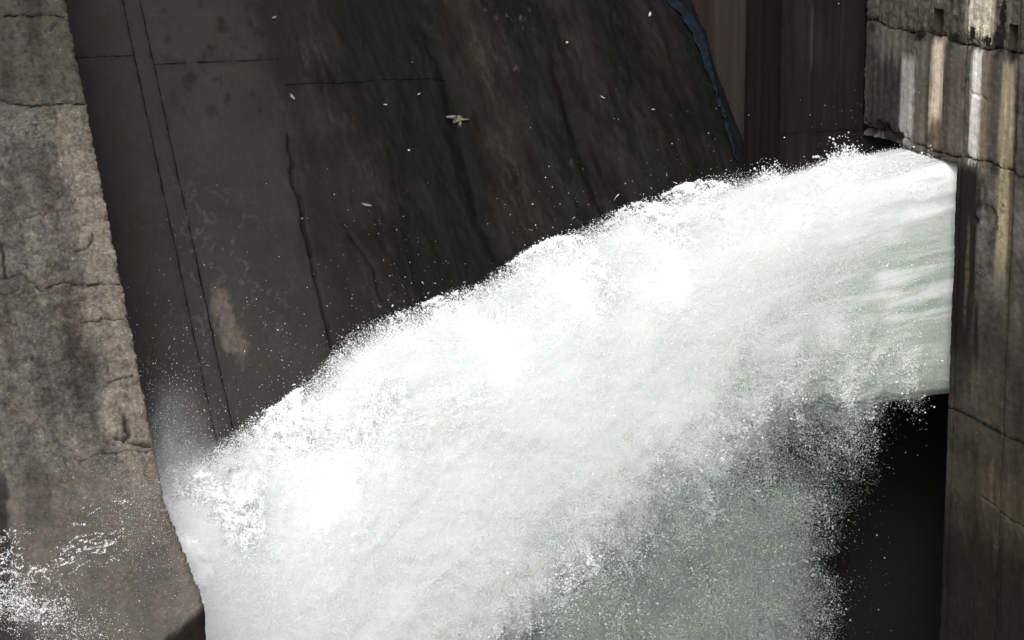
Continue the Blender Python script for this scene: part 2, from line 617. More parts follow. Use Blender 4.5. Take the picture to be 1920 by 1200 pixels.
ss = mesh_obj("blue_film", np.array(V), F, M_STREAK, dam)
sol = ss.modifiers.new("thick", 'SOLIDIFY')
sol.thickness = 0.02
tag(ss, "narrow blue streak")

# ------------------------------------------------------------------ vertical walls at the far end of the dam
flank = tag(empty("flank_wall", (28.8, 63, 0)), "dark brown vertical concrete flank in the corner behind the jet outlet", "wall")


def flank_color(u, v):
    st = fbm(u * 4.0, v * 0.12, oct=5, seed=61)
    st2 = fbm(u * 14.0, v * 0.3, oct=3, seed=62)
    base = mix(np.broadcast_to(lin(23, 21, 19), u.shape + (3,)), lin(31, 27, 24), sm(-0.2, 0.4, fbm(u * 1.5, v * 0.3, oct=3, seed=63)))
    C = base * np.clip(1 + 0.8 * st + 0.5 * st2, 0.4, 2)[..., None]
    C = mix(C, lin(22, 20, 18) * np.clip(1 + 0.5 * st, 0.5, 1.6)[..., None], 0.8 * sm(16.5, 14.5, v + 1.2 * st2))  # shade beneath the jet painted in as a darker, ragged lower zone
    pale = band(u, 28.55, 0.03, 0.04) * band(v, 22.6, 0.7, 0.5)
    C = mix(C, lin(70, 62, 54), 0.6 * pale)
    return np.concatenate([np.clip(C, 0.003, 1), np.full(u.shape + (1,), 0.2)], -1)


def flank_disp(u, v):
    return 0.01 * fbm(u * 3, v * 0.5, oct=4, seed=64) + 0.03 * (sm(28.27, 28.30, u) - sm(29.3, 29.33, u)) + 0.004 * fbm(u * 12, v * 12, oct=2, seed=65)


fsurf = lambda u, v: (np.stack([u, np.full_like(u, 60.1), v], -1), np.broadcast_to(np.array([0, -1.0, 0]), u.shape + (3,)))
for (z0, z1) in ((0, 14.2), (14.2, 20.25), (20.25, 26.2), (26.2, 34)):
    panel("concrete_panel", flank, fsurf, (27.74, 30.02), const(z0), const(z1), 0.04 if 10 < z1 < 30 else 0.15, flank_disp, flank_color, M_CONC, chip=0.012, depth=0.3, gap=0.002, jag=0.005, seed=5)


def slot_color(u, v):
    base = np.broadcast_to(lin(24, 23, 21), u.shape + (3,))
    C = base * np.clip(1 + 0.8 * fbm(u * 3, v * 0.15, oct=4, seed=66), 0.4, 2)[..., None]
    return np.concatenate([np.clip(C, 0.003, 1), np.full(u.shape + (1,), 0.1)], -1)


def strip_color(u, v):
    base = mix(np.broadcast_to(lin(58, 53, 49), u.shape + (3,)), lin(50, 42, 37), sm(65.4, 66.4, u + 0.3 * fbm(u * 2, v * 0.3, oct=3, seed=68)))
    C = base * np.clip(1 + 0.5 * fbm(u * 3, v * 0.12, oct=4, seed=67) + 0.1 * sm(18, 24, v), 0.4, 2)[..., None]
    return np.concatenate([np.clip(C, 0.003, 1), np.full(u.shape + (1,), 0.15)], -1)


xsurf = lambda X: (lambda u, v: (np.stack([np.full_like(u, X), u, v], -1), np.broadcast_to(np.array([-1.0, 0, 0]), u.shape + (3,))))
flat = lambda u, v: 0.006 * fbm(u * 3, v * 1, oct=4, seed=69)
panel("concrete_panel", flank, xsurf(27.74), (60.1, 62.3), const(10), const(34), 0.06, flat, slot_color, M_CONC, chip=0.01, depth=0.2, gap=0.002, jag=0.004)
panel("concrete_panel", flank, xsurf(DX1 + 0.01), (62.0, 74.0), const(12), const(34), 0.07, flat, strip_color, M_CONC, chip=0.01, depth=0.2, gap=0.002, jag=0.004)
for bx in ((27.95, 30.6, 60.35, 62.3, -1, 33.9), (28.55, 30.6, 62.31, 80, -1, 33.9)):
    V, F = box_mesh(*bx)
    mesh_obj("mass_concrete", V, F, M_BLACK, flank, smooth=False)

# ------------------------------------------------------------------ the side wall the jet bursts from
wall = tag(empty("side_wall", (30.0, 54, 0)), "pale streaked concrete side wall with drain holes that the jet bursts from", "wall")
WX = 30.0
_px = np.array([1500, 1615, 1640, 1670, 1700, 1715, 1750, 1768, 1790, 1810, 1850, 1900, 1920, 2050, 2300], float)
_yy = on_axis(_px, np.interp(_px, [1615, 1900], [100, 170]), 0, WX)[:, 1]


def wpx(Y):
    return np.interp(-Y, -_yy, _px)


def wall_color(u, v):                        # u = Y, v = z
    wob = 3.0 * fbm(u * 2.2, v * 0.25, oct=4, seed=81)
    q = wpx(u) + wob
    n5 = fbm(u * 0.55, v * 0.9, oct=6, seed=82, gain=0.6)
    fine = fbm(u * 4, v * 9, oct=4, seed=83)
    vs = fbm(u * 2.6, v * 0.22, oct=5, seed=84)
    C = np.broadcast_to(lin(96, 91, 84), u.shape + (3,)).copy()
    C = C * np.clip(1 + 1.1 * n5 + 0.35 * vs + 0.6 * fine, 0.35, 2.2)[..., None]
    # top lift: rough, speckled grey
    top = sm(22.95, 23.15, v)
    C = mix(C, lin(88, 83, 74) * np.clip(1 + 0.8 * fine + 0.7 * n5, 0.3, 2.4)[..., None], 0.85 * top)

    def streak(c, h, soft, zt, zb, col, amt, fade=0.8, seed=0):
        edge = fbm(u * 6, v * 0.5, oct=4, seed=90 + seed)
        m = band(q + 5 * edge, c, h, soft) * sm(zb - fade / 2, zb + fade / 2, v + 0.5 * edge) * sm(zt + 0.15, zt - 0.15, v + 0.1 * edge)
        brk = np.clip(1 + 0.5 * fbm(u * 7, v * 0.7, oct=4, seed=95 + seed) - 0.5 * np.clip(fine, 0, 1), 0.2, 1.2)
        return np.clip(m * amt * brk, 0, 1)

    for k, (c, h, soft, zt, zb, col, amt, fade) in enumerate([
        (1660, 34, 22, 22.45, 20.2, (58, 56, 53), 0.97, 0.3),
        (1672, 26, 20, 23.0, 22.2, (122, 117, 110), 0.5, 0.4),
        (1702, 12, 12, 22.35, 20.3, (190, 185, 178), 0.85, 0.4),
        (1728, 12, 12, 23.0, 20.0, (118, 114, 98), 0.6, 0.5),
        (1743, 6, 10, 22.9, 20.2, (70, 60, 50), 0.6, 0.5),
        (1757, 11, 9, 22.95, 20.95, (244, 224, 200), 0.97, 0.4),
        (1756, 13, 10, 21.1, 20.2, (124, 106, 88), 0.7, 0.5),
        (1774, 6, 9, 22.9, 20.2, (66, 58, 50), 0.7, 0.5),
        (1792, 14, 12, 22.6, 20.3, (112, 101, 92), 0.6, 0.5),
        (1832, 9, 7, 22.95, 20.35, (252, 248, 240), 0.98, 0.4),
        (1847, 8, 8, 22.9, 20.3, (150, 132, 108), 0.7, 0.5),
        (1866, 10, 10, 22.8, 20.0, (86, 78, 70), 0.7, 0.5),
        (1890, 12, 12, 22.75, 18.0, (186, 172, 140), 0.8, 1.5),
        (1905, 5, 8, 22.6, 16.0, (60, 52, 43), 0.8, 1.5),
        (1832, 24, 18, 25.4, 23.1, (240, 228, 205), 0.85, 0.3),
        (1880, 14, 18, 25.0, 23.3, (132, 124, 115), 0.5, 0.5)]):
        C = mix(C, lin(*col) * np.clip(1 + 0.35 * fine, 0.5, 1.5)[..., None], streak(c, h, soft, zt, zb, col, amt, fade, k))
    # below the second joint the wall is wet and dark, greenish brown low down
    w_ = 0.35 * fbm(u * 3, v * 0.5, oct=4, seed=110)
    wet = sm(17.9, 16.2, v + w_ - 0.05 * (q - 1860) / 10)
    C = mix(C, lin(66, 62, 55) * np.clip(1 + 0.45 * vs + 0.9 * n5 + 0.3 * fine, 0.4, 2)[..., None], 0.88 * wet)
    low = sm(14.4, 13.2, v)
    C = mix(C, lin(82, 73, 58) * np.clip(0.9 + 0.5 * n5 + 0.5 * vs, 0.4, 2)[..., None], 0.6 * low * sm(1805, 1870, q))
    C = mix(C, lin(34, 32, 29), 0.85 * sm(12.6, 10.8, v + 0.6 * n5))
    dark = band(q + 14 * fbm(u * 3, v * 0.6, oct=3, seed=109), 1813, 31, 12) * sm(20.3, 20.0, v) * sm(14.3, 16.5, v)
    C = mix(C, lin(25, 23, 21), 0.95 * dark)
    # two pale dribbles on the dark strip
    for k, (c, z0, z1) in enumerate(((1827, 18.9, 16.2), (1846, 18.6, 16.8), (1890, 13.6, 12.2), (1902, 11.8, 11.2))):
        m = band(q + 4 * fbm(u * 5, v * 0.8, oct=4, seed=120 + k), c, 3, 4) * sm(z1, z1 + 0.5, v) * sm(z0 + 0.2, z0 - 0.2, v)
        C = mix(C, lin(112, 100, 84), 0.6 * m * np.clip(0.8 + 1.2 * fine, 0, 1))
    # damp mould along the joints
    mold = sm(0.05, 0.45, fbm(u * 1.6, v * 1.8, oct=5, seed=130)) * band(v, 23.0, 0.22, 0.25) + 0.7 * sm(0.1, 0.5, fbm(u * 1.9, v * 1.9, oct=5, seed=131)) * band(v, 20.35, 0.28, 0.3)
    C = mix(C, lin(32, 29, 24), np.clip(0.9 * mold, 0, 0.9))
    m2 = sm(1.0, 0.6, np.hypot((q - 1872) / 16, (v - 23.3) / 0.42) + 0.8 * fbm(u * 3, v * 3, oct=4, seed=133))
    C = mix(C, lin(30, 27, 23), 0.9 * m2)
    al = 0.35 + 0.5 * np.maximum(top, band(q, 1865, 30, 20) * band(v, 19.6, 0.9, 0.5))
    return np.concatenate([np.clip(C * K_WALL, 0.003, 0.82), al[..., None]], -1)


K_WALL = 0.76


def wall_disp(u, v):
    q = wpx(u)
    d = 0.02 * fbm(u * 1.2, v * 0.6, oct=4, seed=140) + 0.012 * fbm(u * 5, v * 2.5, oct=4, seed=141)
    d = d + 0.03 * sm(22.9, 23.1, v) * fbm(u * 4, v * 4, oct=4, seed=142)
    # board marks: faint vertical ridges
    d = d + 0.006 * np.sign(np.sin(u * 2 * math.pi / 0.36)) * sm(20.2, 20.4, v)
    # broken bottom corner above the jet
    d = d - 0.22 * sm(1.0, 0.4, np.hypot((q - 1660) / 55, (v - 20.25) / 0.35) + 0.6 * fbm(u * 3, v * 3, oct=4, seed=143))
    d = d - 0.10 * sm(1.0, 0.4, np.hypot((q - 1860) / 26, (v - 19.2) / 0.5) + 0.9 * fbm(u * 3, v * 3, oct=4, seed=144))
    # worn ledges
    d = d + crack(u, v, CW1, 0.03, 0.05, 145) + crack(u, v, CW2, 0.025, 0.04, 147)
    return d


def wall_uv(pl):
    q = on_axis([p[0] for p in pl], [p[1] for p in pl], 0, WX)
    return [(a[1], a[2]) for a in q]


CW1 = wall_uv([(1822, 172), (1850, 186)])
CW2 = wall_uv([(1840, 930), (1870, 955), (1900, 980), (1920, 990)])
d1 = wall_uv([(1750, 15), (1768, 55)])
d2 = wall_uv([(1891, 52), (1907, 98)])
D1 = (min(d1[0][0], d1[1][0]), max(d1[0][0], d1[1][0]), 23.12, 23.68)
D2 = (min(d2[0][0], d2[1][0]), max(d2[0][0], d2[1][0]), 23.08, 23.66)


def wall_hole(u, v):
    return ((u > D1[0]) & (u < D1[1]) & (v > D1[2]) & (v < D1[3])) | ((u > D2[0]) & (u < D2[1]) & (v > D2[2]) & (v < D2[3]))


OPEN_Y0, OPEN_Y1, OPEN_Z = 55.12, 60.05, 20.12
vj = [60.08, 57.35, 54.86, 52.46, 50.0, 47.5, 45.0, 42.5, 40.0]     # vertical joints (Y)
jt = lambda u: 23.0 + 0.05 * np.sin(u * 1.7) + 0.03 * np.sin(u * 5.1)
jm = lambda u: 20.33 + 0.06 * np.sin(u * 1.3 + 1) + 0.02 * np.sin(u * 6)
jl = lambda u: 14.25 + 0.02 * np.sin(u * 2)
for i in range(len(vj) - 1):
    y0, y1 = vj[i + 1], vj[i]
    near = y0 < 50
    r_ = 0.12 if near else 0.026
    kw = dict(depth=0.5, ugap=0.028, gap=0.008, seed=i * 11, jag=0.02)
    panel("concrete_panel", wall, xsurf(WX), (y0, y1), jt, const(26.3), r_, wall_disp, wall_color, M_WALL, chip=0.07, hole=wall_hole, **kw)
    panel("concrete_panel", wall, xsurf(WX), (y0, y1), const(26.3), const(34.0), 0.12, wall_disp, wall_color, M_WALL, chip=0.03, **kw)
    panel("concrete_panel", wall, xsurf(WX), (y0, y1), jm, jt, r_, wall_disp, wall_color, M_WALL, chip=0.06, **kw)
    if y0 > 57:                             # lintel strip over the outlet
        panel("concrete_panel", wall, xsurf(WX), (y0, y1), const(OPEN_Z), jm, r_, wall_disp, wall_color, M_WALL, chip=0.05, **kw)
    elif i == 1:
        panel("concrete_panel", wall, xsurf(WX), (OPEN_Y0, y1), const(OPEN_Z), jm, r_, wall_disp, wall_color, M_WALL, chip=0.05, **kw)
        panel("concrete_panel", wall, xsurf(WX), (y0, OPEN_Y0), jl, jm, r_, wall_disp, wall_color, M_WALL, chip=0.02, **kw)
        panel("concrete_panel", wall, xsurf(WX), (y0, OPEN_Y0), const(7.5), jl, r_, wall_disp, wall_color, M_WALL, chip=0.02, **kw)
        panel("concrete_panel", wall, xsurf(WX), (y0, OPEN_Y0), const(-1), const(7.5), 0.15, wall_disp, wall_color, M_WALL, chip=0.02, **kw)
    else:
        panel("concrete_panel", wall, xsurf(WX), (y0, y1), jl, jm, r_, wall_disp, wall_color, M_WALL, chip=0.04, **kw)
        panel("concrete_panel", wall, xsurf(WX), (y0, y1), const(7.5), jl, r_, wall_disp, wall_color, M_WALL, chip=0.02, **kw)
        panel("concrete_panel", wall, xsurf(WX), (y0, y1), const(-1), const(7.5), 0.15, wall_disp, wall_color, M_WALL, chip=0.02, **kw)
# mass behind the panels, in three blocks round the outlet tunnel
for bx in ((30.3, 38, 40, OPEN_Y0 - 0.02, -1, 33.9), (30.3, 38, OPEN_Y0, 60.3, OPEN_Z + 0.02, 22.8), (30.75, 38, OPEN_Y0, 60.3, 22.82, 33.9), (36, 38, OPEN_Y0, 60.3, -1, OPEN_Z), (30.02, 38, 60.12, 60.34, -1, OPEN_Z)):
    if bx[3] == OPEN_Y0 - 0.02:
        for b2 in ((30.3, 38, 40, OPEN_Y0 - 0.02, -1, 22.8), (30.75, 38, 40, OPEN_Y0 - 0.02, 22.82, 33.9)):
            V, F = box_mesh(*b2)
            mesh_obj("mass_concrete", V, F, M_BLACK, wall, smooth=False)
        continue
    V, F = box_mesh(*bx)
    mesh_obj("mass_concrete", V, F, M_BLACK, wall, smooth=False)
M_HOLE = plain_mat("drain_lining", (0.05, 0.042, 0.035), 0.9, 0.05)
for (y0, y1, z0, z1) in (D1, D2):            # square linings of the two drain holes
    a, b, c, d = y0 - 0.03, y1 + 0.03, z0 - 0.03, z1 + 0.03
    x0, x1 = 30.01, 30.7
    V = np.array([(x, y, z) for x in (x0, x1) for (y, z) in ((a, c), (b, c), (b, d), (a, d))])
    F = np.array([(0, 1, 5, 4), (1, 2, 6, 5), (2, 3, 7, 6), (3, 0, 4, 7), (4, 5, 6, 7)])
    o = mesh_obj("drain_hole", V, F, M_HOLE, wall, smooth=False)

# ------------------------------------------------------------------ the pier at the left
PX1 = 10.42
PP = on_axis(130, 0, 1, 62.25)
toe0 = on_axis(310, 940, 0, PX1)
toe1 = on_axis(385, 1132, 0, PX1)
_py = [toe1[1] - 0.15, toe1[1], toe0[1], 74.0]
_s = [0.0]
pl = [(toe1[1] - 0.12, toe1[2] - 8.0), (toe1[1], toe1[2]), (toe0[1], toe0[2]), (toe0[1] + 18, toe0[2] + 18 * SL)]
for a, b in zip(pl[:-1], pl[1:]):
    _s.append(_s[-1] + math.hypot(b[0] - a[0], b[1] - a[1]))
_fs = np.linspace(0, _s[-1], 2000)           # profile resampled and rounded
_fy = np.interp(_fs, _s, [p[0] for p in pl])
_fz = np.interp(_fs, _s, [p[1] for p in pl])
ker = np.hanning(41); ker /= ker.sum()
_fy2 = np.convolve(np.pad(_fy, 20, mode='edge'), ker, 'valid'); _fz2 = np.convolve(np.pad(_fz, 20, mode='edge'), ker, 'valid')
_fy2[:25], _fz2[:25], _fy2[-25:], _fz2[-25:] = _fy[:25], _fz[:25], _fy[-25:], _fz[-25:]
_ty, _tz = np.gradient(_fy2), np.gradient(_fz2)
_l = np.hypot(_ty, _tz)
_ny, _nz = -_tz / _l, _ty / _l
S_TOE = _s[1]


DDN = (toe1 - toe0) / np.linalg.norm(toe1 - toe0)


def toe_ext(u):                              # the toe runs out further towards the left
    return 0.95 * np.clip(PX1 - u, 0, 4)


def pier_surf(u, v):                         # u = X, v = length up the profile
    P = np.stack([u, np.interp(v, _fs, _fy2), np.interp(v, _fs, _fz2)], -1)
    N = np.stack([np.zeros_like(u), np.interp(v, _fs, _ny), np.interp(v, _fs, _nz)], -1)
    fr = np.clip((_s[2] - v) / (_s[2] - S_TOE), 0, 1)
    P = P + DDN * (fr * toe_ext(u))[..., None]
    return P, N


def pier_at(px, py):                         # (u, v) of a photo pixel on the pier's sloping face
    q = on_plane(px, py, toe0, np.array([0, -SL, 1.0]))
    s = _s[2] + (q[..., 1] - toe0[1]) * math.hypot(1, SL)
    sl2 = (toe0[2] - toe1[2]) / (toe0[1] - toe1[1])
    q2 = on_plane(px, py, toe0, np.array([0, -sl2, 1.0]))
    s2 = _s[2] + (q2[..., 1] - toe0[1]) * math.hypot(1, sl2)
    d = _s[2] - s2
    lr = _s[2] - S_TOE
    s2 = _s[2] - d * lr / (lr + toe_ext(q2[..., 0]))
    lo = q[..., 1] < toe0[1]
    return np.where(lo, q2[..., 0], q[..., 0]), np.where(lo, s2, s)


def pier_line(pts):
    u, v = pier_at(np.array([p[0] for p in pts], float), np.array([p[1] for p in pts], float))
    return list(zip(u, v))


def joint(pts, seed, amp=0.04):
    q = sorted(pier_line(pts))
    xs, ys = [a[0] for a in q], [a[1] for a in q]
    return lambda u: np.interp(u, xs, ys) + amp * fbm(u * 1.5, u * 0 + seed, oct=5, seed=seed)


J1 = joint([(0, 26), (130, 28)], 201, 0.03)
J2 = joint([(-200, 184), (0, 187), (60, 196), (110, 192), (160, 194)], 202, 0.05)
J3 = joint([(-200, 540), (0, 522), (40, 512), (80, 545), (120, 527), (150, 532), (220, 530)], 203, 0.05)


def pier_color(u, v):
    P, _ = pier_surf(u, v)
    px, py = project(P)
    n1 = fbm(u * 0.9, v * 0.55, oct=6, seed=211)
    n2 = fbm(u * 3.5, v * 3.0, oct=5, seed=212)
    n3 = fbm(u * 14, v * 14, oct=4, seed=213)
    vs = fbm(u * 1.6, v * 0.16, oct=4, seed=214)
    C = np.broadcast_to(lin(108, 102, 95), u.shape + (3,)).copy()
    C = mix(C, lin(86, 81, 75), sm(-0.05, 0.5, n1 + 0.3 * n2))
    C = mix(C, lin(116, 101, 88), 0.6 * sm(0.0, 0.5, fbm(u * 0.8, v * 0.5, oct=5, seed=215)))
    C = mix(C, lin(120, 116, 98), 0.7 * sm(0.15, 0.5, fbm(u * 1.2, v * 0.8, oct=5, seed=216) + 0.2 * n3))
    C = C * np.clip(1 + 0.75 * n2 + 0.5 * n3, 0.3, 2.2)[..., None]
    C = C * np.clip(1 + 0.7 * fbm(u * 1.9, v * 0.22, oct=5, seed=218) + 0.5 * fbm(u * 0.5, v * 0.4, oct=4, seed=219), 0.4, 1.7)[..., None]
    topb = sm(_s[2], _s[2] + 0.1, v) * sm(20, -20, py - 190)
    C = mix(C, lin(84, 79, 71) * np.clip(1 + 0.6 * vs + 0.4 * n2 + 0.2 * n3, 0.4, 2)[..., None], 0.85 * topb)
    dstr = band(px + 25 * vs, 62, 14, 14) * sm(120, 60, py) + band(px + 20 * vs, 10, 14, 14) * sm(190, 140, py) * 0.5
    C = mix(C, lin(50, 47, 41), 0.6 * dstr * topb)
    pc_ = sum(crack(u, v, a_, b_ * 0.8, 1, d__) for (a_, b_, c_, d__) in PC)
    rg_ = sm(0.93, 1.0, 1 - np.abs(fbm(u * 1.2, v * 3.2, oct=4, seed=244))) * sm(0.0, 0.3, n1)
    # the paler worn band along the right-hand edge
    de = PX1 - u
    eb = sm(1.15, 0.55, de + 0.5 * n1) * sm(150, 330, py)
    C = mix(C, lin(150, 136, 122) * np.clip(1 + 0.55 * n2 + 0.4 * n3, 0.4, 1.9)[..., None], 0.8 * eb)
    # smoother washed zone low down
    low = sm(820, 960, py + 60 * n1)
    C = mix(C, lin(126, 116, 108) * np.clip(1 + 0.3 * n1 + 0.22 * n2 + 0.2 * n3, 0.5, 1.7)[..., None], 0.75 * low)
    # dark damp tongues and corner
    C = mix(C, lin(88, 80, 75), 0.7 * band(px + 10 * n1, 70, 24, 18) * sm(820, 900, py) * sm(1010, 960, py))
    C = mix(C, lin(45, 42, 40), 0.85 * sm(22, 6, px + 14 * n2 - 0.04 * (py - 900)) * sm(-70, -30, px + 20 * n2) * sm(850, 920, py) * sm(1300, 1150, py))
    C = mix(C, lin(66, 62, 61), 0.8 * sm(0, 40, py - 1120 - 0.62 * px + 30 * n1) * sm(240, 160, px) * sm(-260, -60, px + 90 * n1))
    C = mix(C, lin(90, 85, 84), 0.5 * sm(0.3, 1, 0) + 0.4 * band(px, 290, 30, 50) * band(py, 1060, 60, 80))
    C = mix(C, lin(58, 55, 52) * np.clip(1 + 0.4 * n2, 0.5, 2)[..., None], sm(S_TOE + 0.05, S_TOE - 0.15, v + 0.1 * n2))
    C = mix(C, lin(36, 33, 30), np.clip(-0.9 * pc_ + 0.5 * rg_ * (1 - low), 0, 0.92))
    al = 0.95 - 0.55 * low - 0.5 * topb
    return np.concatenate([np.clip(C * K_PIER * np.array([0.96, 1.0, 1.03]), 0.004, 0.8), np.clip(al, 0.1, 1)[..., None]], -1)


K_PIER = 0.53
PC = [([(0, 452), (8, 500), (14, 522)], .03, .10, 221), ([(140, 470), (160, 462), (175, 440)], .03, .06, 223),
      ([(222, 822), (245, 826), (283, 829)], .05, .22, 225), ([(150, 862), (210, 847), (285, 843)], .02, .05, 227),
      ([(205, 718), (225, 707), (250, 702)], .018, .04, 229), ([(30, 412), (90, 396)], .02, .04, 231),
      ([(150, 604), (200, 598), (232, 596)], .02, .04, 233), ([(232, 775), (240, 810), (232, 822)], .06, .14, 235)]
PC = [(pier_line(a), b, c, d) for a, b, c, d in PC]


def pier_disp(u, v):
    rough = 1 - 0.55 * sm(_s[2] + 1.2, _s[2] - 0.5, v)
    d = 0.05 * fbm(u * 0.6, v * 0.6, oct=4, seed=241) + rough * (0.075 * fbm(u * 2.0, v * 2.4, oct=5, seed=242) + 0.010 * fbm(u * 9, v * 11, oct=3, seed=243))
    ridg = 1 - np.abs(fbm(u * 1.2, v * 3.2, oct=4, seed=244))
    d = d - 0.05 * rough * sm(0.90, 1.0, ridg)
    for (pts, wd, dp, s_) in PC:
        d = d + crack(u, v, pts, wd, dp, s_)
    return d


pier = tag(empty("pier", (6, 52, 0)), "sunlit brown grey sloping concrete pier with pitted face at the left", "pier")
segs = [(const(0.0), const(S_TOE - 0.02)), (const(S_TOE - 0.02), J3), (J3, J2), (J2, J1), (J1, lambda u: np.full_like(u, _s[-1]))]
for i, (lo, hi) in enumerate(segs):
    panel("concrete_block", pier, pier_surf, (6.0, PX1), lo, hi, 0.026 if i else 0.08, pier_disp, pier_color, M_CONC,
          chip=0.07 if i else 0.01, depth=0.8, gap=0.010 if i > 1 else 0.0, jag=0.018, seed=300 + i, sides={0: "r", 1: "rt", 2: "rbt", 3: "rbt", 4: "rb"}[i])
    panel("concrete_block", pier, pier_surf, (-3.0, 6.0), lo, hi, 0.12, pier_disp, pier_color, M_CONC,
          chip=0.05, depth=0.8, gap=0.0, jag=0.0, seed=320 + i, sides="")
# body of the pier with its right-hand flank
bp = [(toe1[1] + 0.45, -1), (toe1[1] + 0.5, toe1[2] - 0.7), (toe0[1] + 0.5, toe0[2] - 0.35), (toe0[1] + 18.4, toe0[2] + 18 * SL - 0.3), (90, toe0[2] + 18 * SL - 0.3), (90, -1)]
V = [(x, y, z) for x in (-3.0, PX1 - 0.06) for (y, z) in bp]
n = len(bp)
F4 = [(k, (k + 1) % n, n + (k + 1) % n, n + k) for k in range(n)]
F4 += [(6, 7, 8, 11), (8, 9, 10, 11)]
mesh_obj("mass_concrete", V, np.array(F4), plain_mat("pier_flank_concrete", (0.10, 0.09, 0.08), 0.85, 0.1, 0.4, 6), pier, smooth=False)

# ------------------------------------------------------------------ pool below
V = np.array([(-400, -400, 0), (400, -400, 0), (400, 95, 0), (-400, 95, 0)], float)
tag(mesh_obj("water", V, np.array([(0, 1, 2, 3)]), M_POOL, smooth=False), kind="structure")
V = V * 1.5 - np.array([0, 0, 6.0])
tag(mesh_obj("ground", V, np.array([(0, 1, 2, 3)]), M_BLACK, smooth=False), kind="structure")

# ------------------------------------------------------------------ the jet
TX = np.array([31.5, 30.0, 27.5, 25.8, 24.5, 23.3, 22.1, 20.6, 19.7, 18.75, 18.0, 16.9, 15.9, 15.3, 14.8, 13.8, 12.4, 11.6, 10.6])
TZ = np.array([20.1, 20.08, 19.72, 19.35, 19.1, 18.75, 18.42, 17.95, 17.65, 17.15, 16.88, 16.5, 16.1, 15.45, 15.0, 14.45, 13.75, 13.55, 13.2])
BX = np.array([31.5, 30.0, 28.0, 26.0, 23.9, 22.1, 20.6, 18.8, 15.0, 10.6])
BZ = np.array([14.4, 14.4, 14.3, 14.4, 13.4, 11.8, 10.7, 9.2, 6.4, 4.0])


def jet_frame(X):
    zt, zb = np.interp(-X, -TX, TZ), np.interp(-X, -BX, BZ)
    yb = np.interp(-X, [-30, -25, -18, -10], [58.5, 58.5, 57.9, 56.6])
    yf = np.interp(-X, [-30, -25, -18, -10], [55.42, 54.6, 53.6, 52.6])
    zt = zt + (58.3 - yb) * 0.281 * (yb < 58.3)
    nn = np.interp(-X, [-30, -27, -22], [9.0, 4.0, 2.6])
    return zt, zb, yf, yb, nn


NX, NPH = 760, 520
Xs = np.linspace(31.5, 9.8, NX)
ph = np.linspace(math.radians(-120), math.radians(150), NPH)   # 0 = towards the camera, 90 = top; the hidden back is coarser
XX = Xs[:, None] * np.ones((1, NPH))
PH = np.ones((NX, 1)) * ph[None, :]
zt, zb, yf, yb, nn = jet_frame(XX)
cc, sn = np.cos(PH), np.sin(PH)
rr = (np.abs(cc) ** nn + np.abs(sn) ** nn) ** (-1 / nn)
Yc, Zc, A, B = (yf + yb) / 2, (zt + zb) / 2, (yb - yf) / 2, (zt - zb) / 2
JP = np.stack([XX, Yc - A * rr * cc, Zc + B * rr * sn], -1)


def normals(P):
    du, dv = np.gradient(P, axis=0), np.gradient(P, axis=1)
    N = np.cross(du, dv)
    N /= np.linalg.norm(N, axis=-1)[..., None] + 1e-9
    c = np.stack([XX, Yc, Zc], -1)
    return N * np.sign(((P - c) * N).sum(-1))[..., None]


JN = normals(JP)
tt = np.clip((30.0 - XX) / 18.0, 0, 1)                         # 0 at the outlet, 1 far left
fl = Zc + 0                                                    # flow-aligned coordinates
sx = XX
zy = (JP[..., 2] - Zc) / (B + 1e-6) * 3.0                      # keeps along stream lines
yy_ = JP[..., 1]
amp = 0.05 + 0.42 * sm(0.05, 0.8, tt)
e1 = fbm(sx * 0.45, yy_ * 0.75, zy * 0.75, oct=5, seed=401)
e2 = fbm(sx * 1.2, yy_ * 2.2, JP[..., 2] * 2.0, oct=5, seed=402, gain=0.62)
stre = fbm(sx * 0.30, yy_ * 3.0, zy * 3.0, oct=4, seed=403)
near = sm(0.45, 0.05, tt)
D = amp * (0.50 * e1 + 0.14 * e2) + 0.035 * near * stre
under = sm(-0.1, -0.6, sn)
D = D + under * sm(0.0, 0.15, tt) * (0.35 * fbm(sx * 0.9, yy_ * 0.9, JP[..., 2] * 0.9, oct=5, seed=407, gain=0.6))
D = D + 0.012 * sm(0.1, 0.5, tt) * fbm(sx * 5, yy_ * 6, JP[..., 2] * 6, oct=4, seed=404, gain=0.65)
# undulating crest
crest = sm(0.2, 0.9, sn)
D = D + crest * (0.16 * sm(0.1, 0.5, tt)) * perlin(sx * 0.9, yy_ * 0.4, seed=405)
JQ = JP + JN * D[..., None]
JM = normals(JQ)
# colour: green glassy water by the outlet turning to foam as air mixes in
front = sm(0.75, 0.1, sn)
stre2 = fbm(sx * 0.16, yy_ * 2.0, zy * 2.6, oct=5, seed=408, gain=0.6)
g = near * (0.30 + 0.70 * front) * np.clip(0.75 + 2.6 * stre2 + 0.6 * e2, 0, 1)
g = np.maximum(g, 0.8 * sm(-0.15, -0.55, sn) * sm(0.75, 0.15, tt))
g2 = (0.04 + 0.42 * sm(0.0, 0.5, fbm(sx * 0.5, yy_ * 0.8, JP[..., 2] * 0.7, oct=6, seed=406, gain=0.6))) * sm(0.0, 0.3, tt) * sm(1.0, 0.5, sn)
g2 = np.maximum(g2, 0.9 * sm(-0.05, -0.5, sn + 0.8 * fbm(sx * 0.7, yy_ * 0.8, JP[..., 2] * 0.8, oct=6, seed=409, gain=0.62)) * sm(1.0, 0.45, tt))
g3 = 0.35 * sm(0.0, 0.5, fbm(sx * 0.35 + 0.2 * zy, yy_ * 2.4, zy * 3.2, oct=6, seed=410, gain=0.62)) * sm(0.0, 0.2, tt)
g = np.clip(np.maximum(g, g2) + g3 * (1 - crest * 0.6), 0, 1)
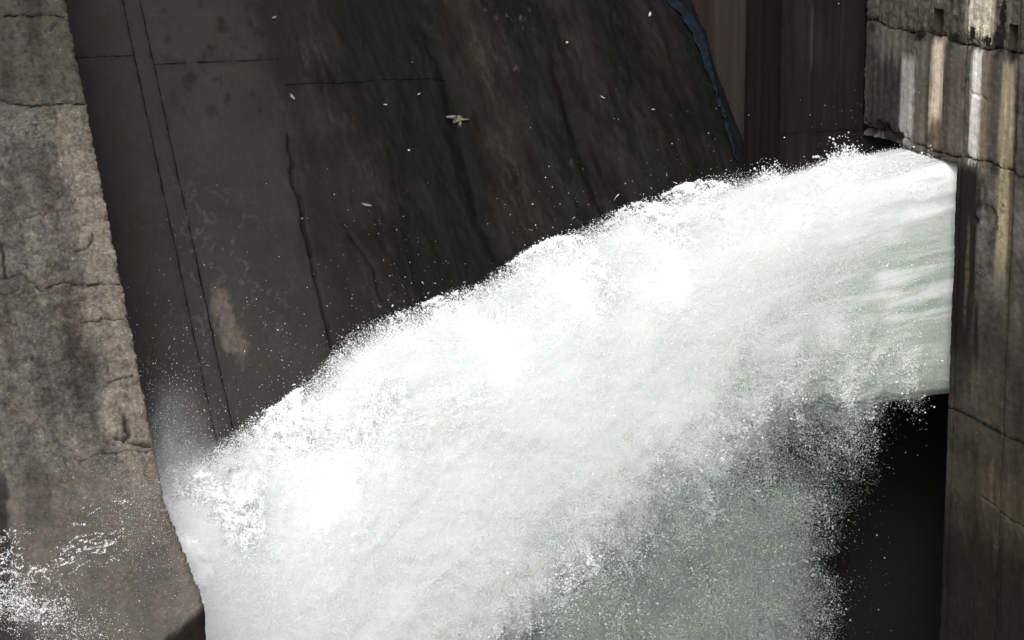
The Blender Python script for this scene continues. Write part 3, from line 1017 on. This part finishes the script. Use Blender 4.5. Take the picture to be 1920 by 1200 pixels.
JC = mix(np.broadcast_to(np.array([0.93, 0.94, 0.94]), JQ.shape), np.array([0.50, 0.58, 0.50]), g)
JC = np.concatenate([JC, np.ones(JC.shape[:2] + (1,))], -1)
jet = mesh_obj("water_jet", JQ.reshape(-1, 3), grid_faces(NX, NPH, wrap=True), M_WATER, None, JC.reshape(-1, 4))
tag(jet, "thick white jet of rushing water bursting out of the side wall", kind="structure")

# ------------------------------------------------------------------ airborne mist: closed hulls filled with thin white vapour
def vapour(name, density, col=(0.98, 0.984, 0.986)):
    m = bpy.data.materials.new(name)
    m.use_nodes = True
    t = m.node_tree
    t.nodes.remove(t.nodes["Principled BSDF"])
    v = t.nodes.new("ShaderNodeVolumePrincipled")
    v.inputs["Color"].default_value = (*col, 1)
    v.inputs["Density"].default_value = density
    v.inputs["Anisotropy"].default_value = 0.0
    t.links.new(v.outputs[0], t.nodes["Material Output"].inputs["Volume"])
    return m


hx = np.linspace(30.6, 10.5, 150)
hp = np.linspace(0, 2 * math.pi, 120, endpoint=False)
HX, HP = hx[:, None] * np.ones((1, 120)), np.ones((150, 1)) * hp[None, :]
zt, zb, yf, yb, nn = jet_frame(HX)
cc, sn_h = np.cos(HP), np.sin(HP)
rr = (np.abs(cc) ** nn + np.abs(sn_h) ** nn) ** (-1 / nn)
th_ = np.clip((29.6 - HX) / 18.0, 0, 1)
gr = (0.02 + 0.42 * sm(0.03, 0.6, th_)) * (1 + 0.2 * fbm(HX * 0.8, np.cos(HP) * 1.4, np.sin(HP) * 2.4, oct=4, seed=451)) * (1 - 0.85 * sm(0.15, 0.7, sn_h))
a_, b_ = (yb - yf) / 2 + gr, (zt - zb) / 2 + gr
HV = np.stack([HX, (yf + yb) / 2 - a_ * rr * cc, (zt + zb) / 2 + b_ * rr * sn_h], -1).reshape(-1, 3)
HF = grid_faces(150, 120, wrap=True)
c0, c1_ = HV[:120].mean(0), HV[-120:].mean(0)
k0 = np.arange(120)
caps = np.concatenate([np.stack([k0, (k0 + 1) % 120, np.full(120, 18000), np.full(120, 18000)], -1), np.stack([17880 + (k0 + 1) % 120, 17880 + k0, np.full(120, 18001), np.full(120, 18001)], -1)])
V_MIST = vapour("mist_vapour", 1.9)


def hull(name, V, F4, tri, mat, label):
    me = bpy.data.meshes.new(name)
    me.from_pydata([tuple(v) for v in V], [], [tuple(f) for f in F4.tolist()] + [tuple(f) for f in tri.tolist()])
    me.materials.append(mat)
    o = bpy.data.objects.new(name, me)
    COL.objects.link(o)
    return tag(o, label, kind="stuff")


hull("mist", np.concatenate([HV, [c0, c1_]]), HF, caps[:, :3], V_MIST, "soft white mist wrapped round the rushing jet")



def puff(i, c, r, mat, label):
    n_, m_ = 40, 60
    th = np.linspace(0.03, math.pi - 0.03, n_)[:, None] * np.ones((1, m_))
    pp = np.ones((n_, 1)) * np.linspace(0, 2 * math.pi, m_, endpoint=False)[None, :]
    d = np.stack([np.sin(th) * np.cos(pp), np.sin(th) * np.sin(pp), np.cos(th)], -1)
    k = np.ones_like(th)
    V = (d * k[..., None] * np.array(r) + np.array(c)).reshape(-1, 3)
    k0 = np.arange(m_)
    V = np.concatenate([V, [V[:m_].mean(0), V[-m_:].mean(0)]])
    top = np.stack([(k0 + 1) % m_, k0, np.full(m_, n_ * m_)], -1)
    bot = np.stack([(n_ - 1) * m_ + k0, (n_ - 1) * m_ + (k0 + 1) % m_, np.full(m_, n_ * m_ + 1)], -1)
    return hull("mist", V, grid_faces(n_, m_, wrap=True), np.concatenate([top, bot]), mat, label)




def soft_vapour(name, density, col=(0.97, 0.975, 0.98), scale=(1.1, 1.1, 0.6)):
    """vapour that thins out towards the hull and breaks up into wisps"""
    m = vapour(name, density, col)
    t = m.node_tree
    v = [n for n in t.nodes if n.type == 'PRINCIPLED_VOLUME'][0]
    tc = t.nodes.new("ShaderNodeTexCoord")
    mp = t.nodes.new("ShaderNodeMapping")
    mp.inputs["Location"].default_value = (-1, -1, -1)
    mp.inputs["Scale"].default_value = (2, 2, 2)
    t.links.new(tc.outputs["Generated"], mp.inputs["Vector"])
    gr_ = t.nodes.new("ShaderNodeTexGradient")
    gr_.gradient_type = 'QUADRATIC_SPHERE'
    t.links.new(mp.outputs[0], gr_.inputs["Vector"])
    geo = t.nodes.new("ShaderNodeNewGeometry")
    mp2 = t.nodes.new("ShaderNodeMapping")
    mp2.inputs["Scale"].default_value = scale
    t.links.new(geo.outputs["Position"], mp2.inputs["Vector"])
    nz_ = noise_node(t, mp2.outputs[0], 1.3, 5, 0.65)
    wv = math_node(t, 'MAXIMUM', math_node(t, 'MULTIPLY', math_node(t, 'SUBTRACT', nz_, 0.36), 5.0), 0.0)
    d_ = math_node(t, 'MULTIPLY', math_node(t, 'MULTIPLY', gr_.outputs["Fac"], wv), density * 2.2)
    t.links.new(d_, v.inputs["Density"])
    return m


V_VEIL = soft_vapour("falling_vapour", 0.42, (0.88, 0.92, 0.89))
V_EDGE = soft_vapour("edge_vapour", 1.0)
V_PIER = soft_vapour("pier_vapour", 0.28)
for i, (x, z, rx, rz) in enumerate([(26.6, 12.4, 1.5, 1.7), (26.4, 9.6, 1.3, 2.6), (25.0, 10.8, 1.9, 2.8), (24.2, 8.2, 1.8, 3.2), (22.4, 8.0, 2.2, 3.0), (26.6, 6.8, 1.2, 2.2), (20.4, 7.0, 2.0, 2.6)]):
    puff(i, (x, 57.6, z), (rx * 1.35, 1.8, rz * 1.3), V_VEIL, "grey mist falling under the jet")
c = on_axis(322, 840, 1, 55.6)
puff(40, c, (1.3, 1.2, 2.0), V_PIER, "pale mist rising beside the pier edge")
puff(41, on_axis(350, 885, 1, 55.4), (1.4, 1.0, 1.0), V_EDGE, "white mist where the jet meets the pier")

# ------------------------------------------------------------------ spray thrown off the jet
area = np.linalg.norm(np.cross(np.gradient(JQ, axis=0), np.gradient(JQ, axis=1)), axis=-1)


def pick(weight, n):
    p = (weight * area).ravel()
    p = p / p.sum()
    k = rng.choice(p.size, n, p=p)
    return k


def at_k(k):
    return JQ.reshape(-1, 3)[k] + rng.normal(size=(len(k), 3)) * 0.02, JM.reshape(-1, 3)[k], tt.ravel()[k]


def radii(n, lo=0.004, hi=0.03, med=0.008, s=0.5):
    return np.clip(med * np.exp(rng.normal(size=n) * s), lo, hi)


FLOW = np.array([-1.0, -0.05, -0.25])
parts_P, parts_R = [], []
# a soft skin of droplets over the whole visible jet
vis = sm(-0.8, -0.4, sn) * (PH > -1.9) * (PH < 2.5)
clump = fbm(sx * 1.1, yy_ * 1.6, JP[..., 2] * 1.6, oct=4, seed=411)
k = pick(vis * (0.15 + sm(0.0, 0.35, tt)) * np.clip(0.7 + 0.8 * clump, 0.05, 2), 1500000)
P, N, T = at_k(k)
h = rng.exponential(1, len(k)) * (0.03 + 0.21 * sm(0.05, 0.5, T))
h = np.minimum(h, 0.5 + 0.25 * rng.random(len(k)))
parts_P.append(P + N * h[:, None] + FLOW * (rng.normal(size=len(k)) * 0.05)[:, None]); parts_R.append(np.where(rng.random(len(k)) < 0.12, radii(len(k), med=0.0075, s=0.4), radii(len(k), lo=0.002, hi=0.015, med=0.0042, s=0.4)))
# fringe along the crest: thick clumps, fingers and a thin outer veil
cw = sm(0.55, 0.92, sn) * (PH < 2.5)
c1 = np.clip(fbm(sx * 0.8, yy_ * 0.7, oct=4, seed=412) * 3.6 + 0.35, 0.03, 2.2) ** 1.8
amp_out = 0.04 + 0.19 * sm(0.08, 0.35, tt)
k = pick(cw * c1 * (0.12 + sm(0.03, 0.25, tt)), 330000)
P, N, T = at_k(k)
h = np.minimum(rng.exponential(1, len(k)) ** 1.1 * amp_out.ravel()[k] * np.clip(c1.ravel()[k], 0.25, 2.0), 0.48)
dirv = N * 0.8 + np.array([-0.25, 0, 0.55])
# droplets gather in cells, leaving dark gaps
Q = P + dirv * h[:, None]
cell = fbm(Q[:, 0] * 5, Q[:, 1] * 2, Q[:, 2] * 5, oct=3, seed=413)
keep = rng.random(len(k)) < np.clip(0.55 + 1.8 * cell - 0.35 * (h > 0.3), 0.03, 1)
parts_P.append(Q[keep]); parts_R.append(radii(keep.sum(), med=0.009, s=0.55))
# ligaments: short strings of drops torn off the crest
k = pick(cw * c1 * sm(0.02, 0.2, tt), 9000)
P, N, T = at_k(k)
h = rng.exponential(1, len(k)) * amp_out.ravel()[k] * 0.5
m = 9
a0 = P + (N * 0.8 + np.array([-0.2, 0, 0.5])) * h[:, None]
dr = np.array([-0.8, -0.1, -0.1]) + rng.normal(size=(len(k), 3)) * 0.55
dr /= np.linalg.norm(dr, axis=1)[:, None]
ln = rng.uniform(0.03, 0.10, len(k))
s_ = np.linspace(0, 1, m)
bend = rng.normal(size=(len(k), 3)) * 0.03
Q = a0[:, None, :] + dr[:, None, :] * (s_[None, :, None] * ln[:, None, None]) + bend[:, None, :] * (s_ ** 2)[None, :, None]
parts_P.append(Q.reshape(-1, 3)); parts_R.append((radii(len(k), med=0.0075, s=0.4)[:, None] * np.linspace(1, 0.5, m)[None, :]).ravel())
# drops and lumps breaking off the lower edge of the jet
lw = sm(-0.25, -0.55, sn) * sm(-2.05, -1.8, PH) * (0.35 * sm(0.0, 0.05, tt) + 0.65 * sm(0.10, 0.28, tt))
c2 = np.clip(fbm(sx * 1.0, yy_ * 1.0, JP[..., 2] * 1.0, oct=4, seed=416) * 2.4 + 0.5, 0.02, 2) ** 1.4
k = pick(lw * c2, 800000)
P, N, T = at_k(k)
h = np.minimum(rng.exponential(1, len(k)) * (0.18 + 0.42 * T) * np.clip(c2.ravel()[k], 0.3, 1.6), 1.2)
Q = P + (N * 0.5 + np.array([-0.1, 0.05, -0.8])) * h[:, None]
cell = fbm(Q[:, 0] * 3.5, Q[:, 1] * 2, Q[:, 2] * 3.5, oct=3, seed=417)
keep = rng.random(len(k)) < np.clip(0.5 + 1.8 * cell, 0.03, 1)
Q = Q[keep]
parts_P.append(Q); parts_R.append(np.where(rng.random(len(Q)) < 0.15, radii(len(Q), med=0.010, s=0.5), radii(len(Q), lo=0.002, med=0.005, s=0.4)))
# far-flung drops
k = pick(cw * (0.2 + tt) * c1, 1200)
P, N, T = at_k(k)
h = rng.exponential(1, len(k)) * 0.55
Q = P + (N * 0.6 + np.array([-0.1, -0.1, 0.8])) * h[:, None] + rng.normal(size=(len(k), 3)) * 0.15
parts_P.append(Q); parts_R.append(radii(len(k), med=0.006, s=0.5))
SP, SR = np.concatenate(parts_P), np.concatenate(parts_R)
behind = dz(SP[:, 1]) + 0.05 > SP[:, 2]
ok = ~(behind & (SP[:, 0] < DX1)) & (SP[:, 0] < 29.95) & (SP[:, 0] > PX1 + 0.1)
drops("spray", SP[ok], SR[ok], M_DROP, "white droplets and ragged fringe thrown off the jet")

# ------------------------------------------------------------------ veil of falling water under the jet
n = 4000000
X = rng.uniform(12.5, 29.4, n)
zbm = np.interp(-X, -BX, BZ)
wid = np.interp(X, [12, 20, 24, 27, 29], [6.2, 6.0, 5.2, 3.7, 3.2])
yr = rng.random(n)
y = 59.0 - 0.06 * (29 - X) - yr * wid
ztop = zbm + 2.3 - (2.0 - 1.1 * sm(25.0, 23.0, X)) * sm(3.6, 4.8, yr * wid) + 0.9 * fbm(X * 0.9, y * 0.4, oct=5, seed=426, gain=0.6)
z = ztop - rng.random(n) ** 1.05 * 10.0
ex, ez = [13.6, 12.8, 12.3, 11.3, 10.3, 9.4, 8.0, 5.0], [29.2, 28.9, 28.6, 27.9, 27.75, 27.75, 27.8, 27.7]
edge = np.interp(-z, -np.array(ex), ez) + 1.5 * fbm(z * 0.7, y * 0.5, oct=5, seed=421, gain=0.6) - 0.15
dens = 0.30 + 0.70 * sm(0.0, 3.0, edge - X)
cl = fbm(X * 0.9, y * 0.6, z * 0.7, oct=4, seed=422)
wisp = fbm(X * 3.0, y * 1.5, z * 2.2, oct=4, seed=423)
dens = dens * np.clip(0.75 + 1.0 * cl + 0.7 * wisp, 0.03, 2) * sm(-0.15, 0.5, edge - X + 0.6 * wisp)
dens = np.where(X > edge, 0.010 * np.exp(-(X - edge) / 0.5), dens)
ok = (rng.random(n) < dens) & (z > 3.0)
P = np.stack([X, y, z], -1)[ok]
spk = np.clip(fbm(P[:, 0] * 1.3, P[:, 1] * 0.8, P[:, 2] * 1.1, oct=4, seed=424) * 0.5 + 0.06, 0.004, 0.3)
R = np.where(rng.random(len(P)) < spk, radii(len(P), med=0.0095, s=0.45), radii(len(P), lo=0.002, hi=0.012, med=0.0042, s=0.35))
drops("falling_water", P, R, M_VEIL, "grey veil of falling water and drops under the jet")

# ------------------------------------------------------------------ mist by the pier and along the dam's foot
n = 9000
px = 300 + rng.normal(size=n) * 55
py = 900 + np.where(rng.random(n) < 0.5, -1, 1) * rng.exponential(1, n) * 60
dist = rng.uniform(54.5, 57.5, n)
P = on_axis(px, py, 1, dist)
ok = (P[:, 2] > dz(P[:, 1]) + 0.05) & (P[:, 0] > PX1 + 0.05)
m1 = P[ok]
# faint drift over the lower dam face
n = 600
X = rng.uniform(11, 17.5, n)
zt_ = np.interp(-X, -TX, TZ)
z = zt_ + rng.exponential(1, n) * 1.1
y = rng.uniform(55.0, 58.5, n)
P = np.stack([X, y, z], -1)
ok = P[:, 2] > dz(P[:, 1]) + 0.05
m2 = P[ok]
MP = np.concatenate([m1, m2])
drops("drifting_drops", MP, radii(len(MP), lo=0.002, med=0.0045, s=0.4), M_DROP, "fine mist drifting between pier and dam")

# ------------------------------------------------------------------ foam running over the pier's foot
FP, FR = [], []


def on_pier(px, py, lift):
    u, v = pier_at(px, py)
    P, N = pier_surf(u, v)
    return P + N * (pier_disp(u, v) + lift)[:, None], u


def ridge(x, y, kx, ky, seed):
    return 1 - np.abs(fbm(x * kx, y * ky, oct=4, seed=seed))


n = 900000
x = rng.uniform(-220, 250, n); y = rng.uniform(910, 1230, n)
al, ac = x * 0.94 - y * 0.33, x * 0.33 + y * 0.94        # along and across the runs of water
r1 = sm(0.955, 1.0, ridge(al, ac, 0.012, 0.055, 435))
m1_ = band(x, 170, 62, 40) * sm(925, 950, y + 0.33 * (x - 230)) * sm(1065, 1030, y + 0.33 * (x - 230)) * np.clip(0.5 + 1.6 * fbm(x * 0.015, y * 0.02, oct=3, seed=434), 0, 1)
r2 = sm(0.90, 1.0, ridge(x, y, 0.035, 0.05, 436)) + 0.25 * sm(0.9, 1, ridge(x, y, 0.09, 0.12, 437))
m2_ = sm(0, 110, y - 960 - 0.25 * np.maximum(x, 0)) * sm(40, -40, y - 1160 - 0.45 * x) * sm(-220, -90, x) * sm(170, 20, x + 60 * fbm(y * 0.02, x * 0.02, oct=3, seed=439)) * np.clip(0.35 + 1.8 * fbm(x * 0.014, y * 0.018, oct=4, seed=438), 0, 1)
ok = rng.random(n) < np.clip(0.40 * r1 * m1_ + 0.34 * r2 * m2_, 0, 1)
P, u = on_pier(x[ok], y[ok], np.abs(rng.normal(size=ok.sum())) * 0.02)
FP.append(P); FR.append(radii(len(P), med=0.0048, s=0.5))
n = 42000                                     # the denser surge at the bottom left
t = rng.random(n)
x = -260 + 560 * t; y = 1035 + 200 * t + rng.normal(size=n) * (18 + 16 * t) + 12 * perlin(x * 0.03, x * 0, seed=437)
P, u = on_pier(x, y, np.abs(rng.normal(size=n)) * 0.12)
keep = rng.random(n) < np.clip(0.55 + 1.2 * fbm(x * 0.03, y * 0.03, oct=4, seed=438), 0.02, 1) * (1 - t) ** 1.3 * sm(0, 0.25, t)
FP.append(P[keep]); FR.append(radii(keep.sum(), med=0.0045, s=0.5))
n = 1500                                      # single drops over the lower right of the pier
x = rng.normal(size=n) * 60 + 270; y = rng.normal(size=n) * 70 + 980
P, u = on_pier(x, y, np.abs(rng.normal(size=n)) * 0.2)
ok = u < PX1 + 0.3
FP.append(P[ok]); FR.append(radii(ok.sum(), med=0.0036, s=0.4))
drops("foam", np.concatenate(FP), np.concatenate(FR), M_DROP, "white foam strands and drops running over the foot of the pier")

# ------------------------------------------------------------------ moss clumps on the side wall, scraps on the dam face


def lump(name, center, rad, mat, seed, squash=(1, 1, 1), n=14, amp=0.5):
    th = np.linspace(0, math.pi, n)[:, None]
    p_ = np.linspace(0, 2 * math.pi, 2 * n, endpoint=False)[None, :]
    d = np.stack([np.sin(th) * np.cos(p_), np.sin(th) * np.sin(p_), np.cos(th) * np.ones_like(p_)], -1)
    r = 1 + amp * fbm(d[..., 0] * 2.2 + seed, d[..., 1] * 2.2, d[..., 2] * 2.2, oct=4, seed=seed)
    V = (d * r[..., None] * rad * np.array(squash)).reshape(-1, 3) + center
    return mesh_obj(name, V, grid_faces(n, 2 * n, wrap=True), mat, None, loc=center)


for i, (px, py, r, sq, lab) in enumerate([
    (1728, 66, 0.24, (0.14, 1.1, 0.6), "dark moss clump on the wall joint left of the white drain streak"),
    (1792, 70, 0.27, (0.14, 1.3, 0.6), "wide dark moss clump on the joint right of the first drain hole"),
    (1826, 60, 0.20, (0.14, 0.9, 0.9), "upright dark moss clump under the pale top streak of the wall"),
    (1852, 76, 0.17, (0.14, 1.2, 0.7), "small dark moss clump between the pale streak and the second drain hole"),
    (1882, 26, 0.25, (0.14, 0.8, 1.2), "tall black moss clump above the second drain hole")]):
    c = on_axis(px, py, 0, WX)
    n = 420
    q = rng.normal(size=(n, 3))
    q = q / np.linalg.norm(q, axis=1)[:, None] * (rng.random(n) ** 0.4)[:, None]
    q = q * (1 + 0.9 * fbm(q[:, 1] * 1.8 + i * 7, q[:, 2] * 1.8, oct=3, seed=510 + i))[:, None] * r * np.array(sq) * 0.9
    q[:, 0] = -np.abs(q[:, 0])
    tri_ = q[:, None, :] + rng.normal(size=(n, 3, 3)) * np.array([0.012, 0.022, 0.026])
    o = mesh_obj("moss_clump", tri_.reshape(-1, 3) + c, np.arange(n * 3).reshape(n, 3), M_MOSS, None, smooth=False, loc=c)
    tag(o, lab, "moss", "moss clumps on the side wall")


def dam_spot(px, py, lift=0.06):
    p = on_plane(px, py, DP, DN)
    u, v = np.array([p[0]]), np.array([p[1]])
    return p + DNU * (float(dam_disp(u, v)[0]) + lift)


c = dam_spot(858, 224, 0.10)
rag = empty("scrap", c)
tag(rag, "crumpled pale rag caught on the brown ridge of the dam face", "rag")
lump("rag_body", c, 0.10, M_RAG, 521, (1.0, 0.6, 0.75), n=20, amp=1.5).parent = rag
bpy.data.objects["rag_body"].location = (0, 0, 0)
for k, (dx, dzz, r, sq) in enumerate(((-0.17, 0.08, 0.08, (1.7, 0.6, 0.45)), (0.17, 0.0, 0.06, (1.8, 0.5, 0.35)), (0.05, -0.11, 0.06, (0.6, 0.6, 1.2)))):
    o = lump("rag_end", c + np.array([dx, -0.05, dzz]), r, M_RAG, 525 + k, sq, n=10, amp=1.1)
    o.parent = rag
    o.location = (dx, -0.05, dzz)


def sliver(name, px, py, L, wd, ang, mat, lab, cat, group=None):
    c = dam_spot(px, py, 0.05)
    ex = np.array([1.0, 0, 0]); ey = np.cross(DNU, ex)
    a = ex * math.cos(ang) + ey * math.sin(ang)
    b = np.cross(DNU, a)
    n, m = 9, 8
    V = []
    for i in range(n):
        t = i / (n - 1)
        w_ = wd * (math.sin(math.pi * min(0.97, max(0.04, t))) ** 0.6)
        for j in range(m):
            q = 2 * math.pi * j / m
            V.append(c + a * (t - 0.5) * L + b * (math.cos(q) * w_ + 0.12 * L * (t - 0.5) ** 2) + DNU * (math.sin(q) * w_ * 0.5 + 0.2 * L * (t - .5) ** 2))
    o = mesh_obj(name, np.array(V), grid_faces(n, m, wrap=True), mat, None, loc=c)
    return tag(o, lab, cat, group)


for a in [
    ("scrap", 687, 387, 0.26, 0.045, -0.35, M_RAG, "pale leaf shaped scrap lying low on the dark dam face", "scrap"),
    ("stick", 722, 198, 0.11, 0.016, -0.1, M_SCRAP, "short white stick lying level on the dark dam face", "stick"),
    ("stick", 785, 178, 0.11, 0.016, 0.5, M_SCRAP, "short white stick tilted up to the right under a slab joint", "stick"),
    ("scrap", 548, 184, 0.20, 0.045, -1.2, M_RAG, "upright pale scrap beside the long dark crack", "scrap"),
    ("scrap", 514, 35, 0.13, 0.04, 0.4, M_RAG, "small pale scrap near the top of the grey slabs", "scrap"),
    ("scrap", 1218, 29, 0.18, 0.04, 1.1, M_SCRAP, "bright white scrap high on the black right part of the dam", "scrap"),
    ("stick", 1129, 185, 0.13, 0.016, -0.7, M_SCRAP, "short pale stick right of the second ridge", "stick"),
    ("stick", 1223, 209, 0.11, 0.015, 0.0, M_SCRAP, "short pale stick left of the blue streak", "stick"),
    ("scrap", 1063, 80, 0.09, 0.03, 0.6, M_SCRAP, "small white chip above the second ridge", "scrap"),
    ("scrap", 766, 284, 0.07, 0.03, 0.3, M_SCRAP, "tiny white chip left of the brown ridge", "scrap"),
    ("scrap", 567, 408, 0.07, 0.028, 0.3, M_ORANGE, "tiny orange scrap beside the long dark crack", "scrap"),
    ("scrap", 576, 412, 0.08, 0.03, 0.0, M_BLUE, "tiny blue scrap beside the orange one at the crack", "scrap"),
]:
    sliver(*a)
